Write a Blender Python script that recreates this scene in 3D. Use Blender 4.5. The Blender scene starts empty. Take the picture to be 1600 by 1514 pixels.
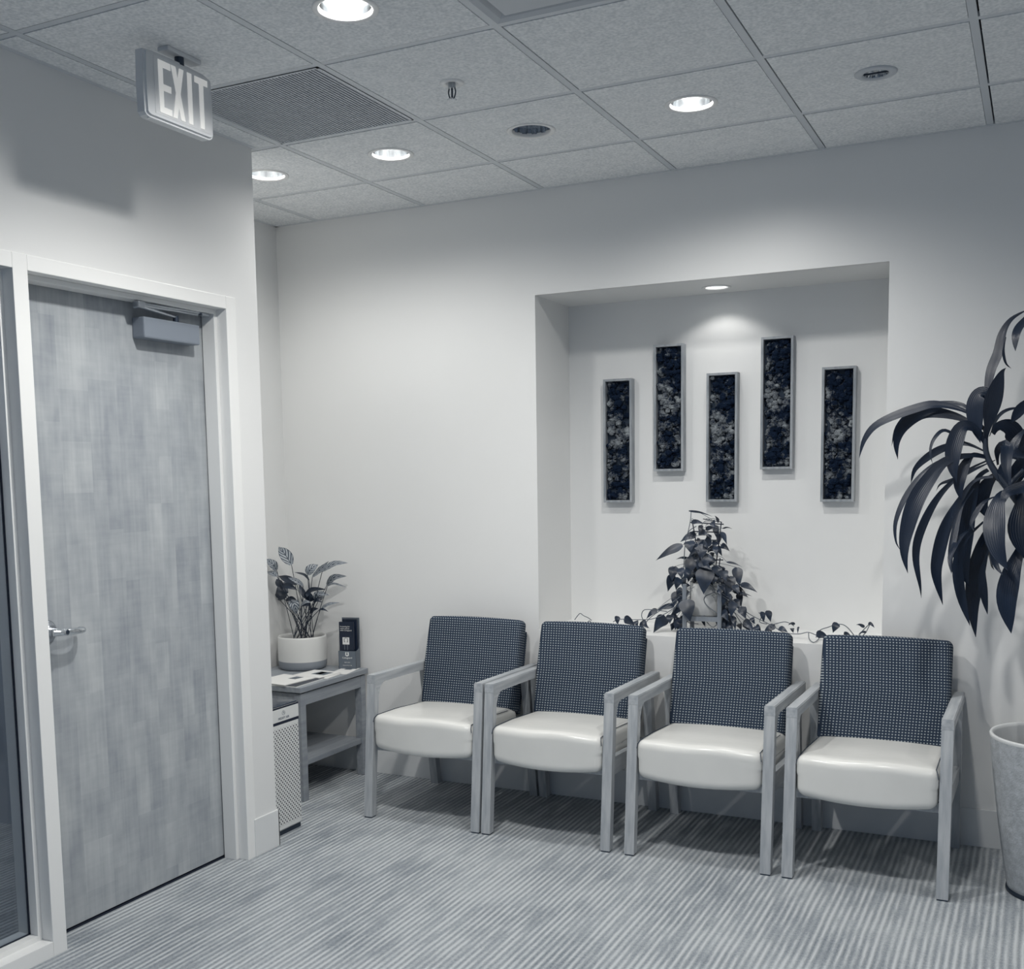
import bpy, bmesh, math, random
from mathutils import Vector, Matrix
random.seed(7)
C = bpy.context.scene.collection
PI = math.pi
T = .6096; H = 2.7705; A0 = .487
XD, YC, XA = -1.948, -1.125, -2.697
XN1, XN2, ZT, ZB, DN = -1.263, .262, 2.311, .780, .398

# ------------------------------------------------------------------ camera
F, PX, PY = 1718.69, 775.92, 923.83
CAM = Vector((.82837, -4.65592, 1.49897))
yaw, pitch, roll = .460502, -.104436, -.016153
fw = Vector((-math.sin(yaw)*math.cos(pitch), math.cos(yaw)*math.cos(pitch), math.sin(pitch)))
r0 = Vector((math.cos(yaw), math.sin(yaw), 0)); u0 = r0.cross(fw)
RT = r0*math.cos(roll) + u0*math.sin(roll)
UP = -r0*math.sin(roll) + u0*math.cos(roll)
cd = bpy.data.cameras.new('camera'); cam = bpy.data.objects.new('camera', cd); C.objects.link(cam)
cam.matrix_world = Matrix(((RT.x, UP.x, -fw.x, CAM.x), (RT.y, UP.y, -fw.y, CAM.y), (RT.z, UP.z, -fw.z, CAM.z), (0, 0, 0, 1)))
cd.sensor_fit = 'HORIZONTAL'; cd.sensor_width = 36; cd.lens = F/1600*36
cd.shift_x = (800-PX)/1600; cd.shift_y = (PY-757)/1600
bpy.context.scene.camera = cam

# ------------------------------------------------------------------ world + exposure
vs = bpy.context.scene.view_settings
vs.view_transform = 'Standard'; vs.look = 'None'; vs.gamma = 1; vs.exposure = .19; vs.use_curve_mapping = False
W = bpy.data.worlds.new('world'); bpy.context.scene.world = W; W.use_nodes = True
W.node_tree.nodes['Background'].inputs[0].default_value = (.36, .60, 1.0, 1)
W.node_tree.nodes['Background'].inputs[1].default_value = .25
LC = (1, .985, .95)
def spot(x, y, z, watt, size=160, blend=.66, rad=.05):
    l = bpy.data.lights.new('lamp_light', 'SPOT'); l.energy = watt; l.color = LC
    l.spot_size = math.radians(size); l.spot_blend = blend; l.shadow_soft_size = rad
    o = bpy.data.objects.new('lamp_light', l); o.location = (x, y, z); C.objects.link(o); return o
def tc(i, j): return (i+.5)*T, -(A0+(j+.5)*T)      # centre of ceiling tile: column i, row j
LIT = [(-4, 0), (-3, 0), (-1, 0), (-2, 2), (0, 2), (3, 2), (-2, 4), (0, 4), (3, 4), (-2, 6), (0, 6), (3, 6)]  # the downlights outside the view are added to light floor and walls
LW = {(-4, 0): 16, (-3, 0): 16, (-1, 0): 34, (-2, 2): 78, (0, 2): 56, (3, 2): 38}
for ij in LIT:
    x, y = tc(*ij); spot(x, y, H+.008, LW.get(ij, 7))
spot(-3.5, -3.0, 2.8, 75)      # unseen lamp added to brighten the office behind the side light
spot(-.49, .232, ZT+.012, 2.2, 116, .3, .025)

# ------------------------------------------------------------------ helpers
def ray(u, v): return fw + RT*((u-PX)/F) - UP*((v-PY)/F)
def onY(u, v, y):
    d = ray(u, v); return CAM + d*((y-CAM.y)/d.y)
def onZ(u, v, z):
    d = ray(u, v); return CAM + d*((z-CAM.z)/d.z)
def obj(name, bm, m, parent=None, smooth=False):
    me = bpy.data.meshes.new(name); bm.normal_update(); bm.to_mesh(me); bm.free()
    if m: me.materials.append(m)
    if smooth:
        for p in me.polygons: p.use_smooth = True
    o = bpy.data.objects.new(name, me); C.objects.link(o)
    if parent: o.parent = parent
    return o
def thing(name, label, cat, loc=(0, 0, 0), rz=0, group=None):
    o = bpy.data.objects.new(name, None); o.empty_display_size = .1; C.objects.link(o)
    o.location = loc; o.rotation_euler = (0, 0, rz); o['label'] = label; o['category'] = cat
    if group: o['group'] = group
    return o
def tag(o, label, cat, group=None):
    o['label'] = label; o['category'] = cat
    if group: o['group'] = group
    return o
def struct(name, bm, m, parent=None, smooth=False):
    o = obj(name, bm, m, parent, smooth); o['kind'] = 'structure'; return o
def dup(root, label=None):
    r = root.copy(); C.objects.link(r)
    if label: r['label'] = label
    for ch in root.children:
        c = ch.copy(); C.objects.link(c); c.parent = r
        for g in ch.children:
            d = g.copy(); C.objects.link(d); d.parent = c
    return r
def B(): return bmesh.new()
def box(bm, x0, x1, y0, y1, z0, z1, bev=0, M=None):
    r = bmesh.ops.create_cube(bm, size=1)['verts']
    for v in r:
        v.co = Vector(((x0+x1)/2+v.co.x*(x1-x0), (y0+y1)/2+v.co.y*(y1-y0), (z0+z1)/2+v.co.z*(z1-z0)))
    if bev:
        es = list({e for v in r for e in v.link_edges})
        nb = bmesh.ops.bevel(bm, geom=es, offset=bev, segments=2, affect='EDGES', profile=.6)
        r = list({v for f in nb['faces'] for v in f.verts} | {v for v in r if v.is_valid})
    if M: bmesh.ops.transform(bm, matrix=M, verts=r)
    return r
def quad(bm, *pts):
    return bm.faces.new([bm.verts.new(p) for p in pts])
def prism(bm, pts, axis, a, b):
    """extrude 2D polygon along an axis ('x': pts are (y,z); 'y': (x,z); 'z': (x,y))"""
    def mk(p, t): return {'x': (t, p[0], p[1]), 'y': (p[0], t, p[1]), 'z': (p[0], p[1], t)}[axis]
    va = [bm.verts.new(mk(p, a)) for p in pts]; vb = [bm.verts.new(mk(p, b)) for p in pts]
    fs = [bm.faces.new(va), bm.faces.new(vb[::-1])]
    n = len(pts)
    for i in range(n): fs.append(bm.faces.new((va[i], vb[i], vb[(i+1) % n], va[(i+1) % n])))
    bmesh.ops.recalc_face_normals(bm, faces=fs)
    return va+vb
def rbox(bm, half, r, n=8, deform=None, M=None):
    """rounded cushion box on a fine grid"""
    hx, hy, hz = half; cache = {}
    def vert(p):
        k = tuple(round(c, 5) for c in p)
        if k in cache: return cache[k]
        q = Vector((p[0]*hx, p[1]*hy, p[2]*hz))
        i = Vector((max(-hx+r, min(hx-r, q.x)), max(-hy+r, min(hy-r, q.y)), max(-hz+r, min(hz-r, q.z))))
        d = q-i
        if d.length > 1e-9: q = i + d.normalized()*r if sum(abs(c) > 1e-7 for c in d) > 1 else i+d
        if deform: q = Vector(deform(q))
        if M: q = M @ q
        cache[k] = bm.verts.new(q); return cache[k]
    def coords(h):
        e = 1-r/h; a = [-1, -1+(1-e)*.35, -1+(1-e)*.7, -e] + [-e+2*e*k/n for k in range(1, n)] + [e, 1-(1-e)*.7, 1-(1-e)*.35, 1]
        return a
    cs = [coords(hx), coords(hy), coords(hz)]
    for ax in range(3):
        o1, o2 = [(1, 2), (2, 0), (0, 1)][ax]
        for s in (-1, 1):
            A, D = cs[o1], cs[o2]
            for a in range(len(A)-1):
                for b in range(len(D)-1):
                    ps = []
                    for (i, j) in ((a, b), (a+1, b), (a+1, b+1), (a, b+1)):
                        p = [0, 0, 0]; p[ax] = s; p[o1] = A[i]; p[o2] = D[j]; ps.append(vert(p))
                    if s < 0: ps = ps[::-1]
                    try: bm.faces.new(ps)
                    except ValueError: pass
def lathe(bm, prof, cx=0, cy=0, n=48, flute=0):
    rings = []
    for (r, z) in prof:
        rings.append([bm.verts.new((cx+(r*(1+flute*math.cos(12*2*PI*k/n)))*math.cos(2*PI*k/n), cy+(r*(1+flute*math.cos(12*2*PI*k/n)))*math.sin(2*PI*k/n), z)) for k in range(n)] if r > 1e-6 else [bm.verts.new((cx, cy, z))])
    for a, b in zip(rings, rings[1:]):
        for k in range(n):
            k2 = (k+1) % n
            if len(a) == 1 and len(b) == 1: continue
            if len(a) == 1: bm.faces.new((a[0], b[k2], b[k]))
            elif len(b) == 1: bm.faces.new((a[k], a[k2], b[0]))
            else: bm.faces.new((a[k], a[k2], b[k2], b[k]))
def smoothpath(pts, sub=5):
    pts = [Vector(p) for p in pts]
    if len(pts) < 3: return [pts[0].lerp(pts[-1], k/sub) for k in range(sub+1)]
    out = []
    for i in range(len(pts)-1):
        p0 = pts[max(i-1, 0)]; p1 = pts[i]; p2 = pts[i+1]; p3 = pts[min(i+2, len(pts)-1)]
        for k in range(sub):
            t = k/sub
            out.append(.5*((2*p1)+(-p0+p2)*t+(2*p0-5*p1+4*p2-p3)*t*t+(-p0+3*p1-3*p2+p3)*t**3))
    out.append(pts[-1]); return out
def tube(bm, pts, rad, n=8, rad2=None):
    rad2 = rad if rad2 is None else rad2
    rings = []; N = len(pts); pts = [Vector(p) for p in pts]
    nrm = None
    for i, p in enumerate(pts):
        t = (pts[min(i+1, N-1)]-pts[max(i-1, 0)])
        if t.length < 1e-9: t = Vector((0, 0, 1))
        t.normalize()
        if nrm is None: nrm = t.orthogonal().normalized()
        nrm = (nrm-t*nrm.dot(t))
        nrm = nrm.normalized() if nrm.length > 1e-6 else t.orthogonal().normalized()
        b = t.cross(nrm); r = rad+(rad2-rad)*i/max(N-1, 1)
        rings.append([bm.verts.new(p+(nrm*math.cos(2*PI*k/n)+b*math.sin(2*PI*k/n))*r) for k in range(n)])
    for a, b in zip(rings, rings[1:]):
        for k in range(n): bm.faces.new((a[k], a[(k+1) % n], b[(k+1) % n], b[k]))
    bm.faces.new(rings[0][::-1]); bm.faces.new(rings[-1])
def leaf(bm, path, width, nrm, prof, fold=.25, across=4, wob=0, twist=0):
    """blade along a path; nrm ~ the way its upper face looks; gives UVs (u across, v along)"""
    uvl = bm.loops.layers.uv.verify(); N = len(path)-1
    L = [0]
    for a, b in zip(path, path[1:]): L.append(L[-1]+(b-a).length)
    rows = []; ph = random.random()*6
    for i, p in enumerate(path):
        t = (path[min(i+1, N)]-path[max(i-1, 0)]).normalized()
        s = L[i]/L[-1]
        n = nrm if not callable(nrm) else nrm(s)
        if twist: n = Matrix.Rotation(twist*s, 3, t) @ n
        side = t.cross(n)
        side = side.normalized() if side.length > 1e-4 else t.orthogonal().normalized()
        n2 = side.cross(t)
        w = width*prof(s)/2; row = []
        for k in range(across+1):
            a = -1+2*k/across
            off = side*a*w + n2*(abs(a)*w*fold + (wob*width*math.sin(ph+s*14+(2 if a > 0 else 0))*abs(a)))
            row.append((bm.verts.new(p+off), k/across, s))
        rows.append(row)
    for r1, r2 in zip(rows, rows[1:]):
        for k in range(across):
            q = [r1[k], r1[k+1], r2[k+1], r2[k]]
            f = bm.faces.new([x[0] for x in q])
            for lp, x in zip(f.loops, q): lp[uvl].uv = (x[1], x[2])
def text(name, body, size, m, parent, M, ext=.0004, align='CENTER'):
    c = bpy.data.curves.new(name, 'FONT'); c.body = body; c.size = size; c.extrude = ext; c.align_x = align; c.resolution_u = 2
    t = bpy.data.objects.new(name+'_tmp', c); C.objects.link(t)
    dg = bpy.context.evaluated_depsgraph_get(); me = bpy.data.meshes.new_from_object(t.evaluated_get(dg))
    bpy.data.objects.remove(t); me.name = name
    me.transform(M); me.materials.clear(); me.materials.append(m)
    o = bpy.data.objects.new(name, me); C.objects.link(o); o.parent = parent
    return o

# ------------------------------------------------------------------ materials
def mat(name, col, rough=.6, metal=0, spec=.5, bump=None, var=None, emis=None, coat=0):
    m = bpy.data.materials.new(name); m.use_nodes = True; nt = m.node_tree; b = nt.nodes['Principled BSDF']
    b.inputs['Base Color'].default_value = (*col, 1); b.inputs['Roughness'].default_value = rough
    b.inputs['Metallic'].default_value = metal; b.inputs['Specular IOR Level'].default_value = spec
    if coat: b.inputs['Coat Weight'].default_value = coat
    if emis:
        b.inputs['Emission Color'].default_value = (*emis[0], 1); b.inputs['Emission Strength'].default_value = emis[1]
    if bump or var:
        t = nt.nodes.new('ShaderNodeTexCoord')
    if var:      # (scale xyz, amount, detail)
        mp = nt.nodes.new('ShaderNodeMapping'); mp.inputs['Scale'].default_value = var[0]
        n = nt.nodes.new('ShaderNodeTexNoise'); n.inputs['Scale'].default_value = 1; n.inputs['Detail'].default_value = var[2] if len(var) > 2 else 4
        nt.links.new(t.outputs['Object'], mp.inputs['Vector']); nt.links.new(mp.outputs[0], n.inputs['Vector'])
        mr = nt.nodes.new('ShaderNodeMapRange'); mr.inputs['From Min'].default_value = .3; mr.inputs['From Max'].default_value = .7
        mr.inputs['To Min'].default_value = 1-var[1]; mr.inputs['To Max'].default_value = 1+var[1]
        nt.links.new(n.outputs['Fac'], mr.inputs['Value'])
        mx = nt.nodes.new('ShaderNodeVectorMath'); mx.operation = 'SCALE'; mx.inputs[0].default_value = col
        nt.links.new(mr.outputs[0], mx.inputs['Scale']); nt.links.new(mx.outputs[0], b.inputs['Base Color'])
    if bump:     # (scale, strength, distance)
        n = nt.nodes.new('ShaderNodeTexNoise'); n.inputs['Scale'].default_value = bump[0]; n.inputs['Detail'].default_value = 6
        nt.links.new(t.outputs['Object'], n.inputs['Vector'])
        bp = nt.nodes.new('ShaderNodeBump'); bp.inputs['Strength'].default_value = bump[1]; bp.inputs['Distance'].default_value = bump[2]
        nt.links.new(n.outputs['Fac'], bp.inputs['Height']); nt.links.new(bp.outputs[0], b.inputs['Normal'])
    return m
class N:      # tiny node wiring helper
    def __init__(s, m): s.nt = m.node_tree; s.b = s.nt.nodes['Principled BSDF']
    def new(s, t, **k):
        n = s.nt.nodes.new(t)
        for a, v in k.items(): setattr(n, a, v)
        return n
    def link(s, a, b): s.nt.links.new(a, b)
    def val(s, n, i, v):
        if hasattr(v, 'is_output') or hasattr(v, 'links'): s.link(v, n.inputs[i])
        else: n.inputs[i].default_value = v
    def math(s, op, a, b=0, c=0):
        n = s.new('ShaderNodeMath', operation=op); s.val(n, 0, a); s.val(n, 1, b)
        if op in ('MULTIPLY_ADD', 'SMOOTH_MIN', 'COMPARE'): s.val(n, 2, c)
        return n.outputs[0]
    def xyz(s, out='Object'):
        t = s.new('ShaderNodeTexCoord'); x = s.new('ShaderNodeSeparateXYZ'); s.link(t.outputs[out], x.inputs[0]); return t.outputs[out], x.outputs
    def noise(s, vec, scale, detail=3, sc=(1, 1, 1)):
        mp = s.new('ShaderNodeMapping'); mp.inputs['Scale'].default_value = sc; s.link(vec, mp.inputs['Vector'])
        n = s.new('ShaderNodeTexNoise'); n.inputs['Scale'].default_value = scale; n.inputs['Detail'].default_value = detail
        s.link(mp.outputs[0], n.inputs['Vector']); return n.outputs['Fac']
    def ramp(s, f, a, b, p0=0, p1=1):
        n = s.new('ShaderNodeValToRGB'); e = n.color_ramp.elements; e[0].color = (*a, 1); e[1].color = (*b, 1); e[0].position = p0; e[1].position = p1
        s.link(f, n.inputs[0]); return n.outputs['Color']
    def rng(s, f, a, b, c, d):
        n = s.new('ShaderNodeMapRange'); s.link(f, n.inputs[0])
        for i, v in enumerate((a, b, c, d)): n.inputs[i+1].default_value = v
        return n.outputs[0]
    def bump(s, h, st, dist):
        n = s.new('ShaderNodeBump'); n.inputs['Strength'].default_value = st; n.inputs['Distance'].default_value = dist
        s.link(h, n.inputs['Height']); s.link(n.outputs[0], s.b.inputs['Normal'])

M_wall = mat('wall_paint', (.775, .78, .775), .42, spec=.45, bump=(260, .05, .002), var=((1.2, 1.2, 1.2), .015))
M_base = mat('base_vinyl', (.72, .735, .74), .4, var=((5, 5, 5), .03))
M_frame = mat('painted_frame', (.84, .845, .835), .35, bump=(60, .04, .001))
M_white = mat('white_enamel', (.80, .805, .80), .35)
M_tee = mat('grid_enamel', (.62, .65, .68), .45)
M_gap = mat('plenum_dark', (.03, .04, .06), .9)
M_tile = mat('ceiling_tile', (.50, .53, .56), .95, spec=.1)
n = N(M_tile); v, _ = n.xyz(); a = n.noise(v, 95, 5); b = n.noise(v, 28, 3)
n.link(n.ramp(n.math('ADD', n.math('MULTIPLY', a, .75), n.math('MULTIPLY', b, .25)), (.66, .69, .71), (.90, .915, .925), .36, .64), n.b.inputs['Base Color']); n.bump(a, .35, .003)

M_carpet = mat('ribbed_carpet', (.3, .33, .37), .95, spec=.05)
n = N(M_carpet); v, o = n.xyz()
wv = n.math('ADD', o[0], n.math('MULTIPLY', n.noise(v, 2.5, 2), .010))
st = n.math('SINE', n.math('MULTIPLY', wv, 2*PI/.0235))
st = n.math('MULTIPLY_ADD', st, .5, .5)
patch = n.rng(n.noise(v, 1, 4, (24, 4, 1)), .36, .58, .22, 1)
fine = n.noise(v, 330, 3); fine2 = n.noise(v, 90, 4)
blot = n.noise(v, 2.6, 4)
h = n.math('MULTIPLY', st, patch)
f = n.math('ADD', n.math('ADD', n.math('MULTIPLY', h, .42), n.math('MULTIPLY', fine, .55)), n.math('ADD', n.math('MULTIPLY', blot, .45), n.math('MULTIPLY', fine2, .3)))
n.link(n.ramp(f, (.10, .125, .16), (.54, .57, .59), .42, 1.16), n.b.inputs['Base Color'])
n.bump(n.math('ADD', n.math('MULTIPLY', h, 1.0), n.math('MULTIPLY', fine, .5)), .9, .005)

M_doorwood = mat('maple_veneer', (.42, .45, .48), .38, spec=.4)
n = N(M_doorwood); v, o = n.xyz()
col = n.math('FLOOR', n.math('DIVIDE', o[1], .127))
wn = n.new('ShaderNodeTexWhiteNoise', noise_dimensions='1D'); n.link(col, wn.inputs['W'])
grain = n.noise(v, 1, 4, (1, 75, 2.2))
cmb = n.new('ShaderNodeCombineXYZ'); n.link(n.math('MULTIPLY', col, 3.7), cmb.inputs[0]); n.link(n.math('MULTIPLY', o[1], 14), cmb.inputs[1]); n.link(n.math('MULTIPLY', o[2], 6.5), cmb.inputs[2])
fig = n.new('ShaderNodeTexNoise'); fig.inputs['Scale'].default_value = 1; fig.inputs['Detail'].default_value = 3; n.link(cmb.outputs[0], fig.inputs['Vector'])
ripple = n.noise(v, 1, 3, (1, 7, 55))
blk = n.new('ShaderNodeTexWhiteNoise', noise_dimensions='2D'); c2 = n.new('ShaderNodeCombineXYZ')
n.link(n.math('FLOOR', n.math('DIVIDE', o[1], .0635)), c2.inputs[0]); n.link(n.math('FLOOR', n.math('ADD', n.math('DIVIDE', o[2], .17), n.math('MULTIPLY', wn.outputs['Value'], 3))), c2.inputs[1]); n.link(c2.outputs[0], blk.inputs['Vector'])
f = n.math('ADD', n.math('MULTIPLY', wn.outputs['Value'], .12), n.math('ADD', n.math('MULTIPLY', grain, .30), n.math('ADD', n.math('MULTIPLY', fig.outputs['Fac'], .7), n.math('ADD', n.math('MULTIPLY', ripple, .20), n.math('MULTIPLY', blk.outputs['Value'], .16)))))
n.link(n.ramp(f, (.25, .275, .31), (.47, .495, .51), .42, 1.05), n.b.inputs['Base Color']); n.bump(grain, .05, .001)

def wood(name, a, b, sc):
    m = mat(name, a, .45, spec=.4); n = N(m); v, o = n.xyz(); g = n.noise(v, 1, 5, sc)
    n.link(n.ramp(g, a, b, .3, .72), n.b.inputs['Base Color']); n.bump(g, .08, .001); return m
M_oak = wood('pale_oak', (.33, .355, .385), (.50, .52, .535), (60, 60, 5))
M_oakh = wood('pale_oak_rail', (.33, .355, .385), (.50, .52, .535), (60, 5, 60))
M_table = wood('grey_laminate', (.23, .255, .29), (.33, .355, .385), (50, 4, 50))
M_vinyl = mat('pale_vinyl', (.74, .74, .715), .26, spec=.5, bump=(9, .12, .012), var=((4, 4, 4), .03))
M_foot = mat('dark_glide', (.05, .07, .1), .6)
M_fab = mat('dotted_upholstery', (.02, .03, .06), .9, spec=.1)
n = N(M_fab); v, o = n.xyz()
def dots(n, a, p, w): return n.math('LESS_THAN', n.math('ABSOLUTE', n.math('SUBTRACT', n.math('FRACT', n.math('DIVIDE', a, p)), .5)), w)
fx = n.math('ADD', o[0], n.math('MULTIPLY', o[1], 1.0))
d = n.math('MULTIPLY', dots(n, fx, .0122, .22), dots(n, n.math('ADD', o[2], 5), .0112, .20))
mk = n.noise(v, 420, 2)
n.link(n.ramp(n.math('MULTIPLY', d, n.rng(mk, .3, .7, .7, 1)), (.028, .042, .068), (.36, .395, .42), 0, .9), n.b.inputs['Base Color']); n.bump(n.math('ADD', d, mk), .3, .002)
M_seam = mat('seam_cord', (.02, .035, .06), .8)

M_chrome = mat('chrome', (.66, .69, .72), .16, metal=1)
M_chromedk = mat('dark_chrome', (.55, .59, .64), .13, metal=1)
M_satin = mat('satin_metal', (.42, .45, .49), .3, metal=1)
M_reflect = mat('lamp_reflector', (.80, .82, .84), .14, metal=1)
M_closer = mat('closer_housing', (.21, .24, .285), .42, spec=.5)
M_dark = mat('dark_metal', (.03, .045, .07), .4, metal=.5)
M_glow = mat('lit_lamp', (1, 1, 1), .5, emis=((1, .985, .94), 6))
M_exitface = mat('sign_face', (.66, .675, .69), .4)
M_exitlet = mat('sign_letters', (.75, .75, .73), .4, emis=((1, .99, .96), .22))
M_exitbox = mat('sign_housing', (.62, .64, .66), .4)
M_grille = mat('vent_grille', (.55, .58, .62), .5)
M_diffuser = mat('diffuser_enamel', (.52, .55, .585), .45)
M_glass = bpy.data.materials.new('pane_glass'); M_glass.use_nodes = True
n = N(M_glass); n.b.inputs['Base Color'].default_value = (.55, .62, .70, 1); n.b.inputs['Roughness'].default_value = .02
n.b.inputs['Transmission Weight'].default_value = 1; n.b.inputs['IOR'].default_value = 1.45
M_gasket = mat('gasket', (.006, .012, .03), .7)
M_leafdk = mat('dracaena_leaf', (.006, .014, .032), .36, spec=.4)
n = N(M_leafdk); t = n.new('ShaderNodeTexCoord'); x = n.new('ShaderNodeSeparateXYZ'); n.link(t.outputs['UV'], x.inputs[0])
rb = n.math('SINE', n.math('MULTIPLY', x.outputs[0], 60)); n.bump(rb, .25, .001)
M_pothos = mat('pothos_leaf', (.015, .025, .045), .38, spec=.5, var=((18, 18, 18), .45))
M_vine = mat('vine_stem', (.12, .14, .165), .6)
M_trellis = mat('dark_trellis', (.006, .012, .03), .6)
M_stem = mat('dark_stem', (.012, .022, .042), .55)
M_cane = mat('woody_cane', (.08, .10, .13), .8, bump=(90, .4, .004))
M_soil = mat('potting_soil', (.012, .018, .032), 1, bump=(120, 1, .01))
M_cala = mat('calathea_leaf', (.2, .22, .25), .45)
n = N(M_cala); t = n.new('ShaderNodeTexCoord'); x = n.new('ShaderNodeSeparateXYZ'); n.link(t.outputs['UV'], x.inputs[0])
au = n.math('ABSOLUTE', n.math('SUBTRACT', x.outputs[0], .5))
s1 = n.math('SINE', n.math('MULTIPLY', n.math('SUBTRACT', x.outputs[1], n.math('MULTIPLY', au, .75)), 33))
mid = n.math('LESS_THAN', au, .035)
f = n.math('MAXIMUM', n.math('GREATER_THAN', s1, .25), n.math('MAXIMUM', mid, n.math('GREATER_THAN', au, .46)))
n.link(n.ramp(f, (.32, .35, .38), (.02, .035, .06)), n.b.inputs['Base Color'])
M_caladk = mat('calathea_underside', (.008, .018, .038), .4)
M_potw = mat('white_glaze', (.62, .625, .615), .35, coat=.3)
M_potband = mat('raw_clay_band', (.27, .295, .33), .75)
M_stone = mat('cast_stone', (.40, .425, .45), .85, bump=(160, .5, .004), var=((45, 45, 45), .16, 6))
M_stonerim = mat('cast_stone_rim', (.60, .615, .62), .7)
M_stand = mat('stand_wood', (.20, .225, .26), .5, var=((60, 60, 4), .15))
M_ceram = mat('matte_ceramic', (.58, .59, .59), .55)
M_mossf = wood('moss_frame_wood', (.20, .225, .255), (.40, .42, .44), (40, 40, 9))
M_moss = mat('preserved_moss', (.05, .06, .09), .95, spec=.1)
n = N(M_moss); v, o = n.xyz(); a = n.noise(v, 17, 2); b = n.noise(v, 160, 4)
n.link(n.ramp(n.math('ADD', n.math('MULTIPLY', a, .8), n.math('MULTIPLY', b, .25)), (.006, .013, .030), (.34, .37, .39), .515, .74), n.b.inputs['Base Color']); n.bump(b, 1, .006)
M_paper = mat('paper', (.78, .78, .765), .55)
M_print = mat('printed_picture', (.16, .18, .22), .4, var=((30, 30, 30), .7))
M_navy = mat('brochure_navy', (.010, .018, .038), .35)
M_holder = mat('holder_card', (.115, .14, .17), .45)
M_ink = mat('white_ink', (.75, .76, .75), .5)
M_inkd = mat('grey_ink', (.10, .12, .16), .5)
M_purw = mat('purifier_shell', (.68, .69, .685), .35)
M_purtop = mat('purifier_touch_panel', (.035, .05, .075), .12)
M_perf = mat('perforated_metal', (.7, .7, .7), .4)
n = N(M_perf); v, o = n.xyz()
P = .0195
r1 = n.math('FLOOR', n.math('DIVIDE', o[2], P*.5)); sh = n.math('MULTIPLY', n.math('MODULO', n.math('ADD', r1, 400), 2), .5)
fy = n.math('SUBTRACT', n.math('FRACT', n.math('ADD', n.math('DIVIDE', o[1], P), sh)), .5)
fz = n.math('SUBTRACT', n.math('FRACT', n.math('DIVIDE', o[2], P*.5)), .5)
dd = n.math('ADD', n.math('MULTIPLY', fy, fy), n.math('MULTIPLY', n.math('MULTIPLY', fz, fz), .25))
hole = n.math('LESS_THAN', dd, .036)
n.link(n.ramp(hole, (.68, .69, .685), (.006, .012, .028)), n.b.inputs['Base Color'])
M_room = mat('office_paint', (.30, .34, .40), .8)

# ------------------------------------------------------------------ room shell
Y0, X1 = -6.6, 3.4
bm = B(); box(bm, XA-2.6, X1, Y0, .6, -.1, 0); struct('floor', bm, M_carpet)
# ceiling tiles (tegular) with holes where things are recessed
HOLES = {ij: .080 for ij in LIT}; HOLES.update({(-2, 0): .080, (0, 0): .043})
SKIP = {(-3, 1), (-1, 2)}
bm = B()
def tilebox(x0, x1, y0, y1, hole=None):
    zb, zt = H, H+.016
    if not hole:
        box(bm, x0, x1, y0, y1, zb, zt); return
    cx, cy, r = hole; n = 64; ri, ro, rt = [], [], []
    for k in range(n):
        a = 2*PI*(k+.5)/n; c, s = math.cos(a), math.sin(a)
        t = min(((x1-cx) if c > 0 else (x0-cx))/c if abs(c) > 1e-6 else 9, ((y1-cy) if s > 0 else (y0-cy))/s if abs(s) > 1e-6 else 9)
        ri.append(bm.verts.new((cx+r*c, cy+r*s, zb))); rt.append(bm.verts.new((cx+r*c, cy+r*s, zt+.02)))
        ro.append(bm.verts.new((cx+t*c, cy+t*s, zb)))
    for k in range(n):
        j = (k+1) % n
        bm.faces.new((ri[k], ri[j], ro[j], ro[k])); bm.faces.new((ri[j], ri[k], rt[k], rt[j]))
    # corners and sides
    cor = {}
    for k in range(n):
        j = (k+1) % n; a, b = ro[k].co, ro[j].co
        if abs(a.x-b.x) > 1e-5 and abs(a.y-b.y) > 1e-5:
            px = x1 if max(a.x, b.x) > cx+.2 and (abs(a.x-x1) < 1e-4 or abs(b.x-x1) < 1e-4) else x0
            py = y1 if (abs(a.y-y1) < 1e-4 or abs(b.y-y1) < 1e-4) else y0
            bm.faces.new((ro[k], ro[j], bm.verts.new((px, py, zb))))
    for (a, b) in (((x0, y0), (x1, y0)), ((x1, y0), (x1, y1)), ((x1, y1), (x0, y1)), ((x0, y1), (x0, y0))):
        quad(bm, (a[0], a[1], zb), (b[0], b[1], zb), (b[0], b[1], zt), (a[0], a[1], zt))
g = .013   # half the gap; the near side (towards -y / +x) keeps an extra reveal
for i in range(-5, 6):
    for j in range(-1, 10):
        if (i, j) in SKIP: continue
        x0, x1 = i*T, (i+1)*T; y1, y0 = -(A0+j*T), -(A0+(j+1)*T)
        x0 += g+.005; x1 -= g; y1 -= g+.005; y0 += g
        lim = XA if y0 > YC-.02 else (XA if (y0+y1)/2 > YC else XD)
        x0 = max(x0, lim); x1 = min(x1, X1); y1 = min(y1, 0); y0 = max(y0, Y0)
        if x1-x0 < .01 or y1-y0 < .01: continue
        hl = HOLES.get((i, j)); cx, cy = tc(i, j)
        tilebox(x0, x1, y0, y1, (cx, cy, hl) if hl else None)
        if j == -1 and y1 > -.01: pass
ceil = struct('ceiling', bm, M_tile)
bm = B()   # exposed T-bars
for i in range(-4, 7): box(bm, i*T-.012, i*T+.012, Y0, 0, H+.0015, H+.0175) if i*T > XD or True else 0
for j in range(0, 11):
    y = -(A0+j*T); box(bm, XA if y > YC-.02 else XD, X1, y-.012, y+.012, H+.002, H+.017)
box(bm, XA, X1, -.02, 0, H-.001, H+.017); box(bm, XD, XD+.02, Y0, YC, H-.001, H+.017)
box(bm, XA, XA+.02, YC, 0, H-.001, H+.017)
grid = struct('ceiling_grid', bm, M_tee, ceil)
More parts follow.
